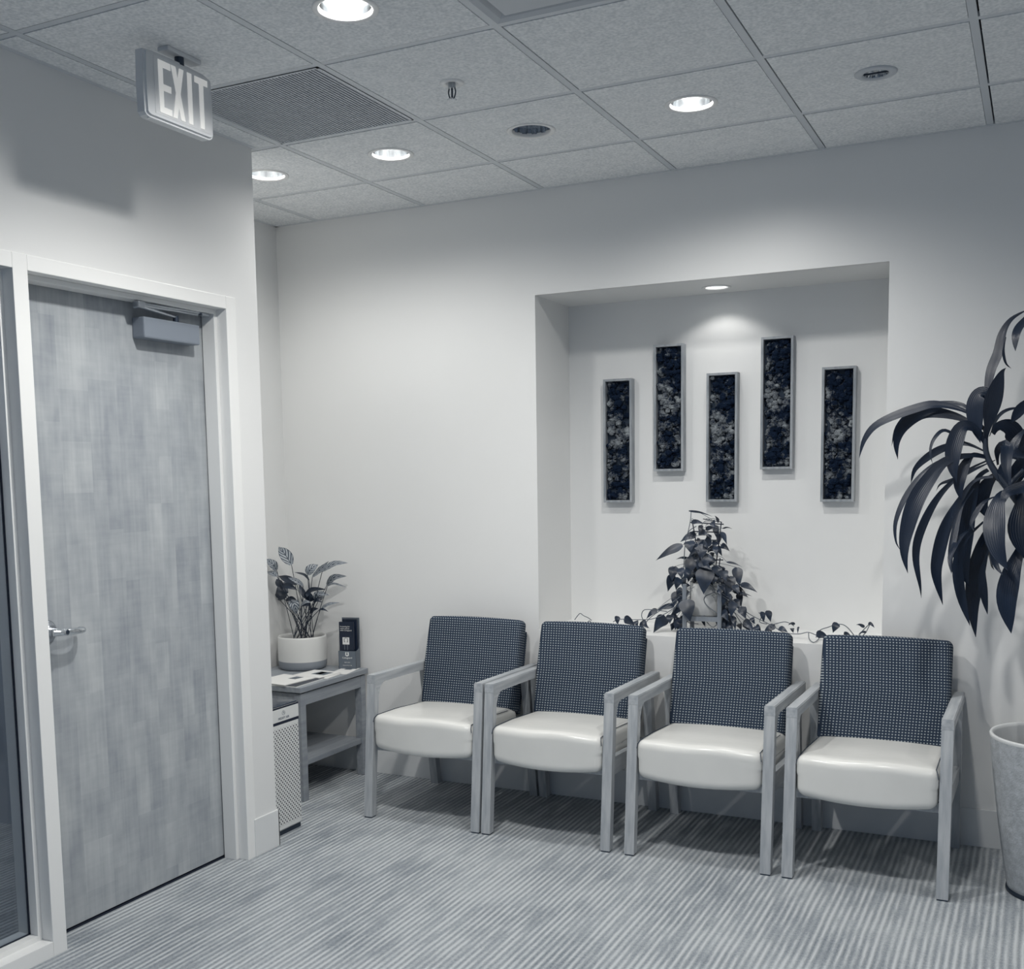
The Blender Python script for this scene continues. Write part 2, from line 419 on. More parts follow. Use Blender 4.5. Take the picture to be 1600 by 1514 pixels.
bm = B(); box(bm, XA-2.6, X1+.1, Y0, .6, H+.35, H+.45); struct('light_block_slab', bm, M_gap, ceil)  # unseen slab added above the tiles to keep world light out
bm = B(); box(bm, XA, X1, -.0165, .0, H+.018, H+.02); bm.free()

# back wall with the niche
bm = B()
yb = .55
box(bm, XA-.12, XN1, 0, yb, 0, H+.35); box(bm, XN2, X1, 0, yb, 0, H+.35)
box(bm, XN1, XN2, 0, yb, 0, ZB); box(bm, XN1, XN2, DN, yb, ZB, H+.35)
# niche soffit with the lamp hole
zs = ZT; NL = (-.49, .232, .062); n_ = 64; ri, ro, rt = [], [], []
for k in range(n_):
    a = 2*PI*(k+.5)/n_; c, s = math.cos(a), math.sin(a)
    t = min(((XN2-NL[0]) if c > 0 else (XN1-NL[0]))/c, ((DN-NL[1]) if s > 0 else (0-NL[1]))/s)
    ri.append(bm.verts.new((NL[0]+NL[2]*c, NL[1]+NL[2]*s, zs))); rt.append(bm.verts.new((NL[0]+NL[2]*c, NL[1]+NL[2]*s, zs+.08)))
    ro.append(bm.verts.new((NL[0]+t*c, NL[1]+t*s, zs)))
for k in range(n_):
    j = (k+1) % n_; bm.faces.new((ri[k], ri[j], ro[j], ro[k])); bm.faces.new((ri[j], ri[k], rt[k], rt[j]))
    a, b = ro[k].co, ro[j].co
    if abs(a.x-b.x) > 1e-5 and abs(a.y-b.y) > 1e-5:
        px = XN2 if (abs(a.x-XN2) < 1e-4 or abs(b.x-XN2) < 1e-4) else XN1
        py = DN if (abs(a.y-DN) < 1e-4 or abs(b.y-DN) < 1e-4) else 0
        bm.faces.new((ro[k], ro[j], bm.verts.new((px, py, zs))))
box(bm, XN1, XN2, 0, .006, zs, H+.35); box(bm, XN1, XN2, .006, DN, zs+.08, zs+.09)
struct('wall_back', bm, M_wall)
# left walls
bm = B()
WT = .15; WR = .13
box(bm, XA-.12, XA, YC-WR, 0, 0, H+.35); struct('wall_alcove', bm, M_wall); bm = B()
box(bm, XA, XD, YC-WR, YC, 0, H+.35)                         # alcove return
FY1, FY0, FZ = -1.262, -3.46, 2.187                          # outer edges of the frame set
box(bm, XD-WT, XD, FY1, YC-WR, 0, H+.35)
box(bm, XD-WT, XD, FY0, FY1, FZ, H+.35)
box(bm, XD-WT, XD, Y0, FY0, 0, H+.35)
struct('wall_left', bm, M_wall)
bm = B(); box(bm, X1, X1+.12, Y0, .55, 0, H+.35); struct('wall_right', bm, M_wall)
# skirting
bm = B(); box(bm, XA, X1, -.008, 0, 0, .153, .002); struct('baseboard_back', bm, M_base)
bm = B(); box(bm, XD, XD+.008, -1.272, YC+.008, 0, .153, .002); box(bm, XA, XD+.008, YC, YC+.008, 0, .153, .002); struct('baseboard_left', bm, M_base)
bm = B(); box(bm, XA, XA+.008, YC, 0, 0, .153, .002); struct('baseboard_alcove', bm, M_base)
bm = B(); box(bm, XD, XD+.008, Y0, FY0, 0, .153, .002); struct('baseboard_front', bm, M_base)

# office behind the glass
bm = B(); box(bm, -5.3, -5.2, Y0, -1.0, 0, 2.9); box(bm, -5.2, XD-WT, YC-WT-.1, YC-WT, 0, 2.9); box(bm, -5.2, XD-WT, Y0-.1, Y0, 0, 2.9); struct('wall_office', bm, M_room)
bm = B(); box(bm, -5.3, XD-WT, Y0, YC-WT, 2.9, 3.0); struct('ceiling_office', bm, M_room)

# ------------------------------------------------------------------ door frame, door, side light
DY1, DY0, MY0 = -1.316, -2.223, -2.278      # door opening, mullion
SY0 = -3.40; OZ = 2.14
xf, xs, xd = XD+.004, -1.990, -2.055        # frame face, stop face, door face
def jamb(bm, ya, yb_, z0, z1, left, right):
    """vertical frame member between ya (left) and yb_ (right); stops on the sides asked for"""
    box(bm, XD-WT-.004, xf, ya, yb_, z0, z1, .002)
    if left: box(bm, -2.05, xs, ya-.017, ya, z0, z1, .002)
    if right: box(bm, -2.05, xs, yb_, yb_+.017, z0, z1, .002)
bm = B()
jamb(bm, DY1, FY1, 0, FZ, True, False); jamb(bm, MY0, DY0, 0, FZ, False, False)
box(bm, -2.05, xs, DY0, DY0+.017, 0, OZ, .002)
jamb(bm, FY0, SY0, 0, FZ, False, False)
box(bm, XD-WT-.004, xf, SY0, MY0, OZ, FZ, .002); box(bm, XD-WT-.004, xf, DY0, DY1, OZ, FZ, .002)
box(bm, -2.05, xs, DY0+.0172, DY1-.0172, OZ-.017, OZ, .002)
struct('trim_1', bm, M_frame)
# window_1: frame members of the side light and its pane
bm = B()
box(bm, XD-WT-.004, xf, SY0, MY0, 0, .05, .002)
for xa, xb in ((-2.024, xs), (-2.078, -2.037)):
    box(bm, xa, xb, SY0, SY0+.017, .046, OZ, .0012); box(bm, xa, xb, MY0-.017, MY0, .046, OZ, .0012)
    box(bm, xa, xb, SY0+.0172, MY0-.0172, .046, .067, .0012); box(bm, xa, xb, SY0+.0172, MY0-.0172, OZ-.017, OZ, .0012)
win = struct('window_1', bm, M_frame)
bm = B(); box(bm, -2.034, -2.028, SY0+.003, MY0-.003, .053, OZ-.003); struct('window_pane', bm, M_glass, win)
bm = B()
for (a, b, c, d) in ((SY0+.017, SY0+.022, .067, OZ-.017), (MY0-.022, MY0-.017, .067, OZ-.017), (SY0+.017, MY0-.017, .067, .071), (SY0+.017, MY0-.017, OZ-.021, OZ-.017)):
    box(bm, -2.0275, -2.0235, a, b, c, d)
struct('window_gasket', bm, M_gasket, win)
# door
door = None
bm = B(); box(bm, xd-.044, xd, DY0+.004, DY1-.004, .012, OZ-.004, .0015)
door = struct('door_1', bm, M_doorwood)
bm = B(); box(bm, XD-WT, xd, DY0, DY1, 0, .006); struct('door_threshold', bm, M_gasket, door)
bm = B()   # closer body with shaped cover
box(bm, xd, -1.998, -1.690, -1.405, 2.000, 2.073, .006); cl = struct('door_closer', bm, M_closer, door, False)
bm = B(); tube(bm, [(-2.025, -1.50, 2.073), (-2.025, -1.50, 2.098)], .011, 16); struct('closer_spindle', bm, M_dark, cl)
bm = B()
tube(bm, [(-2.025, -1.50, 2.094), (-1.985, -1.715, 2.102)], .007, 8); box(bm, -2.006, -1.975, -1.735, -1.70, 2.094, 2.119, .006)
tube(bm, [(-1.99, -1.715, 2.112), (-2.012, -1.37, 2.123)], .0055, 8)
tube(bm, [(-1.985, -1.715, 2.106), (-2.02, -1.39, 2.116)], .0055, 8)
box(bm, -2.030, -2.000, -1.385, -1.345, 2.112, 2.1225, .003)
struct('closer_arm', bm, M_satin, cl)
# lever handle
bm = B()
lathe(bm, [(.0, 0), (.037, 0), (.037, .006), (.031, .011), (.014, .013), (.012, .05), (0, .05)], n=40)
bmesh.ops.transform(bm, matrix=Matrix.Translation((xd, -2.136, 1.020)) @ Matrix.Rotation(PI/2, 4, 'Y'), verts=bm.verts)
hd = struct('door_handle', bm, M_satin, door, True)
bm = B()
pts = smoothpath([(xd+.045, -2.152, 1.020), (xd+.058, -2.12, 1.019), (xd+.062, -2.08, 1.017), (xd+.056, -2.04, 1.015), (xd+.040, -2.022, 1.0145), (xd+.022, -2.018, 1.0145)], 6)
tube(bm, pts, .0125, 12, .009)
bmesh.ops.scale(bm, vec=(1, 1, 1), verts=bm.verts)
struct('lever', bm, M_chrome, hd, True)
bm = B(); tube(bm, [(xd+.060, -2.118, 1.019), (xd+.074, -2.116, 1.019)], .0095, 20); struct('keyhole_ring', bm, M_chrome, hd, False)
bm = B(); tube(bm, [(xd+.070, -2.116, 1.019), (xd+.0748, -2.1155, 1.019)], .0070, 20); struct('keyhole', bm, M_dark, hd, False)

# ------------------------------------------------------------------ ceiling fixtures
def make_downlight(label, lit, r=.072, R=.091, depth=.11, name='recessed_downlight', fl=.0):
    t = thing(name, label, 'ceiling light', group='recessed round downlights in the ceiling')
    bm = B(); lathe(bm, [(R, .0), (R, -.0025), (R-.004, -.004), (r+.003, -.003), (r, .0), (r, .012)], n=64); obj('trim_ring', bm, M_white, t, True)
    bm = B(); lathe(bm, [(r, .008), (r*.97, .03), (r*.88, .07), (r*.72, depth)], n=96, flute=fl); obj('reflector', bm, M_chromedk if fl else M_reflect, t, not fl)
    bm = B()
    if lit: lathe(bm, [(r*.90, depth*.55), (r*.84, depth*.50), (r*.5, depth*.40), (0, depth*.36)], n=32)
    else: lathe(bm, [(r*.72, depth), (r*.4, depth-.002), (0, depth-.002)], n=32)
    obj('lamp', bm, M_glow if lit else M_dark, t, True)
    return t
desc = {(-4, 0): 'bright recessed downlight half hidden by the wall corner, deepest in the alcove', (-3, 0): 'bright recessed downlight between the square vent and the alcove corner',
        (-1, 0): 'bright recessed downlight above the wall niche', (-2, 2): 'brightest, nearest recessed downlight, cut by the top of the photo, right of the exit sign',
        (0, 2): 'unseen recessed downlight added behind the camera side of the square diffuser'}
first = None
for ij in LIT:
    if ij[1] > 2 or ij[0] > 2 or ij == (0, 2): lb = 'unseen recessed downlight overhead, added to light the room'
    else: lb = desc[ij]
    if first is None: first = make_downlight(lb, True); o = first
    else: o = dup(first, lb)
    x, y = tc(*ij); o.location = (x, y, H)
o = make_downlight('unlit recessed downlight with dark fluted chrome reflector, beside the sprinkler', False, fl=.06)
x, y = tc(-2, 0); o.location = (x, y, H)
o = make_downlight('small recessed light in the top of the wall niche over the moss frames', True, .048, .064, .06)
o.location = (NL[0], NL[1], ZT); o['group'] = 'recessed round downlights in the ceiling'
# eyeball light (off)
t = thing('eyeball_downlight', 'small unlit eyeball downlight with silvery bulb, rightmost on the ceiling', 'ceiling light'); x, y = tc(0, 0); t.location = (x, y, H)
bm = B(); lathe(bm, [(.066, 0), (.066, -.003), (.060, -.006), (.046, -.008), (.040, -.004), (.039, .01)], n=48); obj('trim_ring', bm, M_diffuser, t, True)
bm = B(); lathe(bm, [(.039, -.003), (.036, .012), (.026, .03), (.010, .042), (0, .043)], n=36, flute=.07); obj('reflector', bm, M_chrome, t)
bm = B(); lathe(bm, [(0, .0), (.007, .002), (.009, .012), (.012, .028), (.02, .03)], n=8); obj('lamp', bm, M_white, t, False)
bm = B(); box(bm, -.038, .038, -.0022, .0022, -.0035, .001); obj('crossbar', bm, M_dark, t)
# sprinkler
t = thing('fire_sprinkler', 'small chrome fire sprinkler head hanging below its white ceiling cup', 'sprinkler', (-.933, -1.372, H))
bm = B(); lathe(bm, [(.040, 0), (.040, -.002), (.030, -.005), (.018, -.003), (.016, .0)], n=40); obj('escutcheon', bm, M_white, t, True)
bm = B(); tube(bm, [(0, 0, .0), (0, 0, -.018)], .012, 16); obj('body', bm, M_satin, t)
bm = B(); tube(bm, [(0, 0, -.018), (0, 0, -.046)], .0032, 8); obj('bulb', bm, M_dark, t)
bm = B()
for s in (-1, 1): tube(bm, smoothpath([(s*.010, 0, -.016), (s*.013, 0, -.03), (s*.008, 0, -.046), (s*.002, 0, -.050)]), .0022, 8)
obj('frame_arm', bm, M_dark, t)
bm = B()
for k in range(12):
    a = k*PI/6; box(bm, .004, .0155, -.0022, .0022, -.0535, -.052, M=Matrix.Rotation(a, 4, 'Z'))
lathe(bm, [(0, -.051), (.008, -.0515), (.008, -.0535), (0, -.054)], n=16); obj('deflector', bm, M_satin, t)
# vent in tile (-3,1)
x0, x1 = -3*T, -2*T; y1, y0 = -(A0+T), -(A0+2*T)
t = thing('return_air_vent', 'square egg-crate return air vent in the ceiling behind the exit sign', 'air vent', ((x0+x1)/2, (y0+y1)/2, H))
w = T/2-.013
bm = B(); box(bm, -w, w, -w, w, .10, .11)
box(bm, -w, -w+.003, -w, w, .0, .1); box(bm, w-.003, w, -w, w, .0, .1); box(bm, -w, w, -w, -w+.003, .0, .1); box(bm, -w, w, w-.003, w, .0, .1)
obj('duct_box', bm, M_gap, t)
bm = B()
for (a, b, c, d) in ((-w, -w+.008, -w, w), (w-.008, w, -w, w), (-w, w, -w, -w+.008), (-w, w, w-.008, w)): box(bm, a, b, c, d, -.001, .004)
obj('frame', bm, M_tee, t)
bm = B(); nn = 46
for k in range(1, nn):
    p = -w+2*w*k/nn; box(bm, p-.0030, p+.0030, -w+.003, w-.003, .0, .003)
    box(bm, -w+.003, w-.003, p-.0008, p+.0008, .003, .008)
obj('grille', bm, M_grille, t)
# plaque diffuser in tile (-1,2)
x0, x1 = -T, 0; y1, y0 = -(A0+2*T), -(A0+3*T)
t = thing('ceiling_diffuser', 'square plaque air diffuser cut by the top edge of the photo', 'air diffuser', ((x0+x1)/2, (y0+y1)/2, H))
bm = B()
w = T/2-.014; a = .275
vo = [(-w, -w, 0), (w, -w, 0), (w, w, 0), (-w, w, 0)]; vi = [(-.2, -.2, .07), (.2, -.2, .07), (.2, .2, .07), (-.2, .2, .07)]; vm = [(-a, -a, .006), (a, -a, .006), (a, a, .006), (-a, a, .006)]
for k in range(4):
    j = (k+1) % 4; quad(bm, vo[k], vo[j], vm[j], vm[k]); quad(bm, vm[k], vm[j], vi[j], vi[k])
quad(bm, *vi[::-1]); obj('housing', bm, M_diffuser, t)
bm = B(); rbox(bm, (.247, .247, .006), .004, 2, M=Matrix.Translation((0, 0, .004))); obj('plaque', bm, M_diffuser, t)
bm = B(); tube(bm, [(0, 0, .006), (0, 0, .07)], .02, 12); obj('hanger', bm, M_dark, t)
# exit sign
t = thing('exit_sign', 'white EXIT sign hanging from the ceiling above the door', 'exit sign', (-1.52, -2.008, 2.545))
bm = B()
pts = [(-.145, .012), (-.138, .004), (-.125, 0), (.125, 0), (.138, .004), (.145, .012), (.147, .10), (.143, .180), (.11, .189), (0, .192), (-.11, .189), (-.143, .186), (-.147, .1)]
prism(bm, pts, 'x', -.022, .012); bmesh.ops.bevel(bm, geom=[e for e in bm.edges if abs(e.verts[0].co.x-.012) < 1e-5 and abs(e.verts[1].co.x-.012) < 1e-5], offset=.007, segments=3, affect='EDGES')
obj('housing', bm, M_exitbox, t)
bm = B(); box(bm, .0121, .0128, -.108, .128, .016, .178); obj('sign_face', bm, M_exitface, t)
def letters(bm, x0, x1):
    za, zb = .022, .170; s = .018
    def bar(y0, y1, z0, z1): box(bm, x0, x1, y0, y1, z0, z1)
    y = -.092                      # E
    bar(y, y+s, za, zb)
    for z in (za, (za+zb)/2-.009, zb-.018): bar(y+s, y+.050, z, z+.018)
    y = -.038                      # X
    for (a, b) in ((y, y+.034), (y+.034, y)):
        prism(bm, [(a, za), (a+s, za), (b+s, zb), (b, zb)], 'x', x0, x1+(.0002 if a > b else 0))
    y = .030; bar(y, y+s, za, zb)   # I
    y = .062; bar(y, y+.056, zb-.018, zb); bar(y+.019, y+.019+s, za, zb-.018)
bm = B(); letters(bm, .0129, .0150); obj('letters', bm, M_exitlet, t)
bm = B(); box(bm, -.030, .012, -.045, .100, H-2.545-.014, H-2.545, .004); obj('ceiling_canopy', bm, M_exitbox, t)
bm = B(); tube(bm, [(-.005, .02, .188), (-.005, .02, .218)], .014, 12); obj('stem', bm, M_dark, t)
bm = B(); tube(bm, [(0, -.125, .001), (0, -.125, -.003)], .004, 10); obj('test_button', bm, M_chrome, t)

# ------------------------------------------------------------------ chairs
def make_chair(label):
    t = thing('waiting_room_armchair', label, 'chair', group='row of armchairs along the wall')
    hw = .2875; th = .041; y0 = .35                      # local y = world y + .35
    def Y(w): return w+y0
    for s in (-1, 1):
        xa, xb = (-hw, -hw+th) if s < 0 else (hw-th, hw)
        bm = B(); prism(bm, [(Y(-.663), .006), (Y(-.625), .006), (Y(-.570), .595), (Y(-.606), .600)], 'x', xa+.0005, xb-.0005)
        lg = obj('front_leg', bm, M_oak, t)
        bm = B(); box(bm, xa+.003, xb-.003, Y(-.661), Y(-.626), 0, .0065); obj('glide', bm, M_foot, lg)
        bm = B(); prism(bm, [(Y(-.062), .0), (Y(-.022), .0), (Y(-.108), .59), (Y(-.152), .59)], 'x', xa+.0015, xb-.0015); obj('rear_leg', bm, M_oak, t)
        bm = B()      # arm with a curved inner corner down to the leg
        pf = [(Y(-.607), .596), (Y(-.6045), .6325), (Y(-.02), .6235), (Y(-.02), .585), (Y(-.52), .593)]
        for k in range(1, 6):
            a = k/6*PI/2; pf.append((Y(-.52)-.052*math.sin(a), .593-.052*(1-math.cos(a))))
        pf += [(Y(-.576), .541)]
        va = prism(bm, pf, 'x', xa, xb)
        bmesh.ops.bevel(bm, geom=[e for e in bm.edges if min(v.co.z for v in e.verts) > .61 and abs(e.verts[0].co.x-e.verts[1].co.x) < 1e-5], offset=.003, segments=2, affect='EDGES')
        obj('armrest', bm, M_oakh, t)
        bm = B(); prism(bm, [(Y(-.622), .298), (Y(-.615), .372), (Y(-.085), .345), (Y(-.088), .285)], 'x', xa+.008, xb-.008); obj('side_rail', bm, M_oakh, t)
    bm = B(); box(bm, -hw+.03, hw-.03, Y(-.15), Y(-.12), .30, .345); obj('cross_rail', bm, M_oakh, t)
    bm = B(); box(bm, -hw+.03, hw-.03, Y(-.60), Y(-.57), .295, .33); obj('cross_rail', bm, M_oakh, t)
    bm = B()
    def dseat(q):
        x, y, z = q; fx = 1-(x/.245)**2; f = max(0, -y/.23)
        y2 = y - .028*fx*max(0, min(1, (-y)/.2))**1.0
        z2 = z
        if z > 0: z2 += .010*fx - .018*max(0, min(1, (y+.05)/.28)) + .003*math.sin(x*21)*f
        else: z2 -= .016*fx*f - .0
        if z < 0: z2 += .035*max(0, (y+.05)/.28)
        return (x*(1+.012*(z > 0)), y2, z2)
    rbox(bm, (.243, .232, .072), .030, 12, dseat, Matrix.Translation((0, Y(-.405), .385)))
    st = obj('seat', bm, M_vinyl, t, True)
    for s in (-1, 1):
        bm = B()
        pts = []
        for k in range(17):
            yy = -.205+.35*k/16
            q = dseat(Vector((s*.232, yy, .0695))); pts.append(Vector(q)+Vector((0, Y(-.405), .385)))
        q = [Vector(dseat(Vector((s*.241, -.226, .04)))) + Vector((0, Y(-.405), .385)), Vector(dseat(Vector((s*.238, -.222, .058)))) + Vector((0, Y(-.405), .385))]
        tube(bm, q+pts, .0016, 6)
        obj('seam', bm, M_seam, st)
    # backrest: own frame, tilted
    tilt = math.radians(-14.0)
    def dback(q):
        x, y, z = q; fx = 1-(x/.24)**2
        y2 = y - .012*fx*(1 if y < 0 else 0) - (.010*(1-abs(z)/.2) if y < 0 else 0)
        w = 1 - .004*(z/.2)
        return (x*w, y2, z + (.006*fx if z > .1 else 0))
    bm = B(); rbox(bm, (.2455, .036, .212), .022, 10, dback)
    bk = obj('backrest', bm, M_fab, t, True); bk.location = (0, Y(-.137), .626); bk.rotation_euler = (tilt, 0, 0)
    bm = B(); rbox(bm, (.236, .014, .190), .010, 4); pn = obj('back_panel', bm, M_fab, t, True)
    pn.location = (0, Y(-.137)+.048*math.cos(tilt), .626+.048*math.sin(tilt)-.03); pn.rotation_euler = (tilt, 0, 0)
    bm = B(); box(bm, -.243, .243, -.0035, .0035, -.19, .175); sm = obj('back_seam', bm, M_seam, t)
    sm.location = (0, Y(-.137)+.034*math.cos(tilt), .626+.034*math.sin(tilt)-.012); sm.rotation_euler = (tilt, 0, 0)
    return t
CH = [(-1.5415, 0, 'pale-seated armchair with dotted dark back, standing beside the side table'),
      (-.957, 0, 'pale-seated armchair with dotted dark back, second from the side table, its arm touching the first'),
      (-.322, 0, 'pale-seated armchair with dotted dark back, directly in front of the trailing ledge plant'),
      (.2925, 0, 'pale-seated armchair with dotted dark back, rightmost, beside the tall stone planter')]
c0 = make_chair(CH[0][2])
for k, (x, rz, lb) in enumerate(CH):
    o = c0 if k == 0 else dup(c0, lb); o.location = (x, -.35, 0); o.rotation_euler = (0, 0, rz)

# ------------------------------------------------------------------ side table
TZ = .543
t = thing('side_table', 'grey wooden side table with lower shelf in the corner', 'side table', (-2.445, -.31, 0))
def tb(bm, x0, x1, y0, y1, z0, z1, bev=.0015): box(bm, x0+2.445, x1+2.445, y0+.31, y1+.31, z0, z1, bev)
bm = B(); tb(bm, -2.682, -2.203, -.592, -.022, TZ-.026, TZ, .003); obj('tabletop', bm, M_table, t)
bm = B(); tb(bm, -2.66, -2.222, -.575, -.553, TZ-.09, TZ-.032); tb(bm, -2.66, -2.222, -.06, -.04, TZ-.09, TZ-.032)
tb(bm, -2.236, -2.214, -.575, -.04, TZ-.09, TZ-.032); tb(bm, -2.668, -2.648, -.575, -.04, TZ-.09, TZ-.032); obj('apron', bm, M_table, t)
bm = B(); tb(bm, -2.66, -2.222, -.57, -.045, TZ-.032, TZ-.026); obj('shadow_gap', bm, M_seam, t)
for x in (-2.674, -2.252):
    for y in (-.581, -.076):
        bm = B(); tb(bm, x, x+.040, y, y+.040, 0, TZ-.032, .003); obj('leg', bm, M_table, t)
bm = B(); tb(bm, -2.66, -2.220, -.56, -.055, .165, .190); obj('shelf', bm, M_table, t)

# ------------------------------------------------------------------ magazines / leaflets on the table
def mag(label, name, cx, cy, w, h, rz, z, th, pic=None, cover=M_paper):
    t = thing(name, label, 'magazine' if name == 'magazine' else 'leaflet', (cx, cy, z), rz, 'magazines and leaflets on the side table')
    bm = B(); box(bm, -w/2, w/2, -h/2, h/2, 0, th-.0006); obj('pages', bm, M_paper, t)
    bm = B(); box(bm, -w/2-.001, w/2+.001, -h/2-.001, h/2+.001, th-.0006, th); cv = obj('cover', bm, cover, t)
    for (a, b, c, d, m) in (pic or []):
        bm = B(); box(bm, a*w, b*w, c*h, d*h, th, th+.0004); obj('cover_picture', bm, m, cv)
    return t
mag('dark-covered magazine lowest in the left pile on the side table', 'magazine', -2.335, -.475, .205, .235, .04, TZ, .006, None, M_navy)
mag('white magazine with a grey picture, on top of the left pile near the table corner', 'magazine', -2.375, -.485, .205, .215, -.10, TZ+.0064, .004, [(.0, .22, .12, .40, M_holder)])
mag('white leaflet under the picture magazine, in the right pile on the side table', 'leaflet', -2.310, -.300, .175, .15, .12, TZ, .004)
mag('white magazine with a dark framed picture, topmost of the right pile', 'magazine', -2.320, -.300, .165, .165, -.08, TZ+.0044, .006, [(-.12, .36, -.12, .34, M_holder), (-.02, .18, -.06, .28, M_paper)])
mag('thin printed leaflet nearest the brochure holder, its edge at the table rim', 'leaflet', -2.262, -.145, .09, .17, .18, TZ, .002, [(-.2, .2, .2, .36, M_holder)])

# ------------------------------------------------------------------ brochure holder with brochures
t = thing('brochure_holder', 'grey card brochure holder standing at the back of the side table', 'brochure holder', (-2.288, -.060, TZ), math.radians(11), None)
hw = .047
bm = B(); box(bm, -hw, hw, -.030, -.028, 0, .092); box(bm, -hw, hw, .026, .028, 0, .255); box(bm, -hw, hw, -.030, .028, 0, .002)
box(bm, -hw, -hw+.0015, -.03, .028, 0, .085)
prism(bm, [(-.030, 0), (.028, 0), (.028, .245), (.012, .100), (-.030, .088)], 'x', hw-.0015, hw)
obj('pocket', bm, M_holder, t)
bm = B(); box(bm, -.0095, .0095, -.0312, -.0302, .0680, .0860); box(bm, -.003, .003, -.0313, -.0302, .0645, .0680); lg = obj('logo', bm, M_ink, t)
bm = B(); box(bm, -.004, .004, -.0320, -.0312, .0725, .0800); box(bm, -.0016, .0016, -.0320, -.0312, .0800, .0862); obj('logo_mark', bm, M_holder, lg)
Rf = Matrix.Rotation(PI/2, 4, 'X')
text('printed_name', 'Cologuard', .0125, M_ink, t, Matrix.Translation((0, -.0305, .0535)) @ Rf)
text('printed_line', 'Learn more', .0065, M_ink, t, Matrix.Translation((0, -.0305, .033)) @ Rf)
text('printed_line', 'Ask your provider today', .0050, M_ink, t, Matrix.Translation((0, -.0305, .018)) @ Rf)
for k in range(2):
    b = thing('brochure', ['navy brochure with a white box picture and three lines of text, in the holder', 'navy brochure standing just behind the printed one, its edge showing at the right'][k], 'brochure', (-2.288, -.060, TZ+.002), math.radians(11), 'brochures in the holder')
    dx = (-.003, .006)[k]; yy = (-.020, .004)[k]; zt = (.236, .248)[k]
    bm = B(); box(bm, dx-.041, dx+.037, yy, yy+.012, .0, zt); obj('leaflet_stack', bm, M_navy, b)
    if k == 0:
        text('printed_text', 'Screening for\ncolon cancer\nwith Cologuard', .0098, M_ink, b, Matrix.Translation((-.038, yy-.0006, .210)) @ Rf, align='LEFT')
        bm = B(); box(bm, -.026, .010, yy-.0012, yy, .122, .158); pc = obj('box_picture', bm, M_ink, b)
        bm = B()
        box(bm, -.018, -.0155, yy-.002, yy-.0012, .134, .154); box(bm, .000, .0025, yy-.002, yy-.0012, .134, .154); box(bm, -.018, -.012, yy-.002, yy-.0012, .134, .1365); box(bm, -.0035, .0025, yy-.002, yy-.0012, .134, .1365)
        box(bm, -.013, -.003, yy-.002, yy-.0012, .1535, .156); obj('box_mark', bm, M_navy, pc)
        bm = B(); box(bm, -.018, -.0145, yy-.0008, yy, .094, .121); box(bm, -.002, .0015, yy-.0008, yy, .094, .121); obj('drawn_legs', bm, M_holder, pc)

# ------------------------------------------------------------------ air purifier
t = thing('air_purifier', 'white tower air purifier with perforated side and dark top, beside the wall corner', 'air purifier', (-2.105, -.985, 0))
hx, hy, hz = .100, .112, .553
bm = B(); rbox(bm, (hx-.003, hy, (hz-.018)/2), .012, 3, M=Matrix.Translation((0, 0, .018+(hz-.018)/2))); obj('housing', bm, M_purw, t, True)
bm = B(); box(bm, -hx+.01, hx-.008, -hy+.01, hy-.004, 0, .02, .003); obj('base', bm, M_dark, t)
bm = B(); box(bm, hx-.0045, hx+.0005, -hy+.008, hy-.008, .028, hz-.077, .001); box(bm, hx-.0045, hx+.0005, -hy+.004, hy-.004, hz-.064, hz-.010, .001); obj('side_panel', bm, M_purw, t)
bm = B(); box(bm, hx, hx+.0012, -hy+.012, hy-.012, .046, hz-.092); obj('grille_panel', bm, M_perf, t)
bm = B(); box(bm, hx-.004, hx-.0005, -hy+.004, hy-.004, hz-.076, hz-.065); box(bm, hx-.004, hx-.0005, -hy+.003, hy-.003, hz-.0095, hz-.003); obj('groove', bm, M_gasket, t)
bm = B(); rbox(bm, (hx-.006, hy-.006, .004), .003, 2, M=Matrix.Translation((0, 0, hz))); obj('touch_panel', bm, M_purtop, t, True)
Rx = Matrix(((0, 0, 1, 0), (1, 0, 0, 0), (0, 1, 0, 0), (0, 0, 0, 1)))
text('printed_name', 'MEDIFY AIR', .0145, M_inkd, t, Matrix.Translation((hx+.0008, .004, hz-.056)) @ Rx)
bm = B()
for k in range(28):
    a0_, a1_ = 2*PI*k/28, 2*PI*(k+1)/28
    if 3 < k < 6: continue
    p = [(.010*math.cos(a0_), .010*math.sin(a0_)), (.010*math.cos(a1_), .010*math.sin(a1_)), (.0086*math.cos(a1_), .0086*math.sin(a1_)), (.0086*math.cos(a0_), .0086*math.sin(a0_))]
    prism(bm, [(q[0]+.004, q[1]+hz-.030) for q in p], 'x', hx+.0004, hx+.0012)
for (a, b) in (((.001, .004), (.004, .0035)), ((.003, -.001), (.008, .001))):
    prism(bm, [(.004+a[0]-.003, hz-.030+a[1]-.003), (.004+a[0]+.002, hz-.030+a[1]-.003), (.004+a[0]+.0005, hz-.030+a[1]+.003)], 'x', hx+.0004, hx+.0012)
obj('printed_emblem', bm, M_inkd, t)

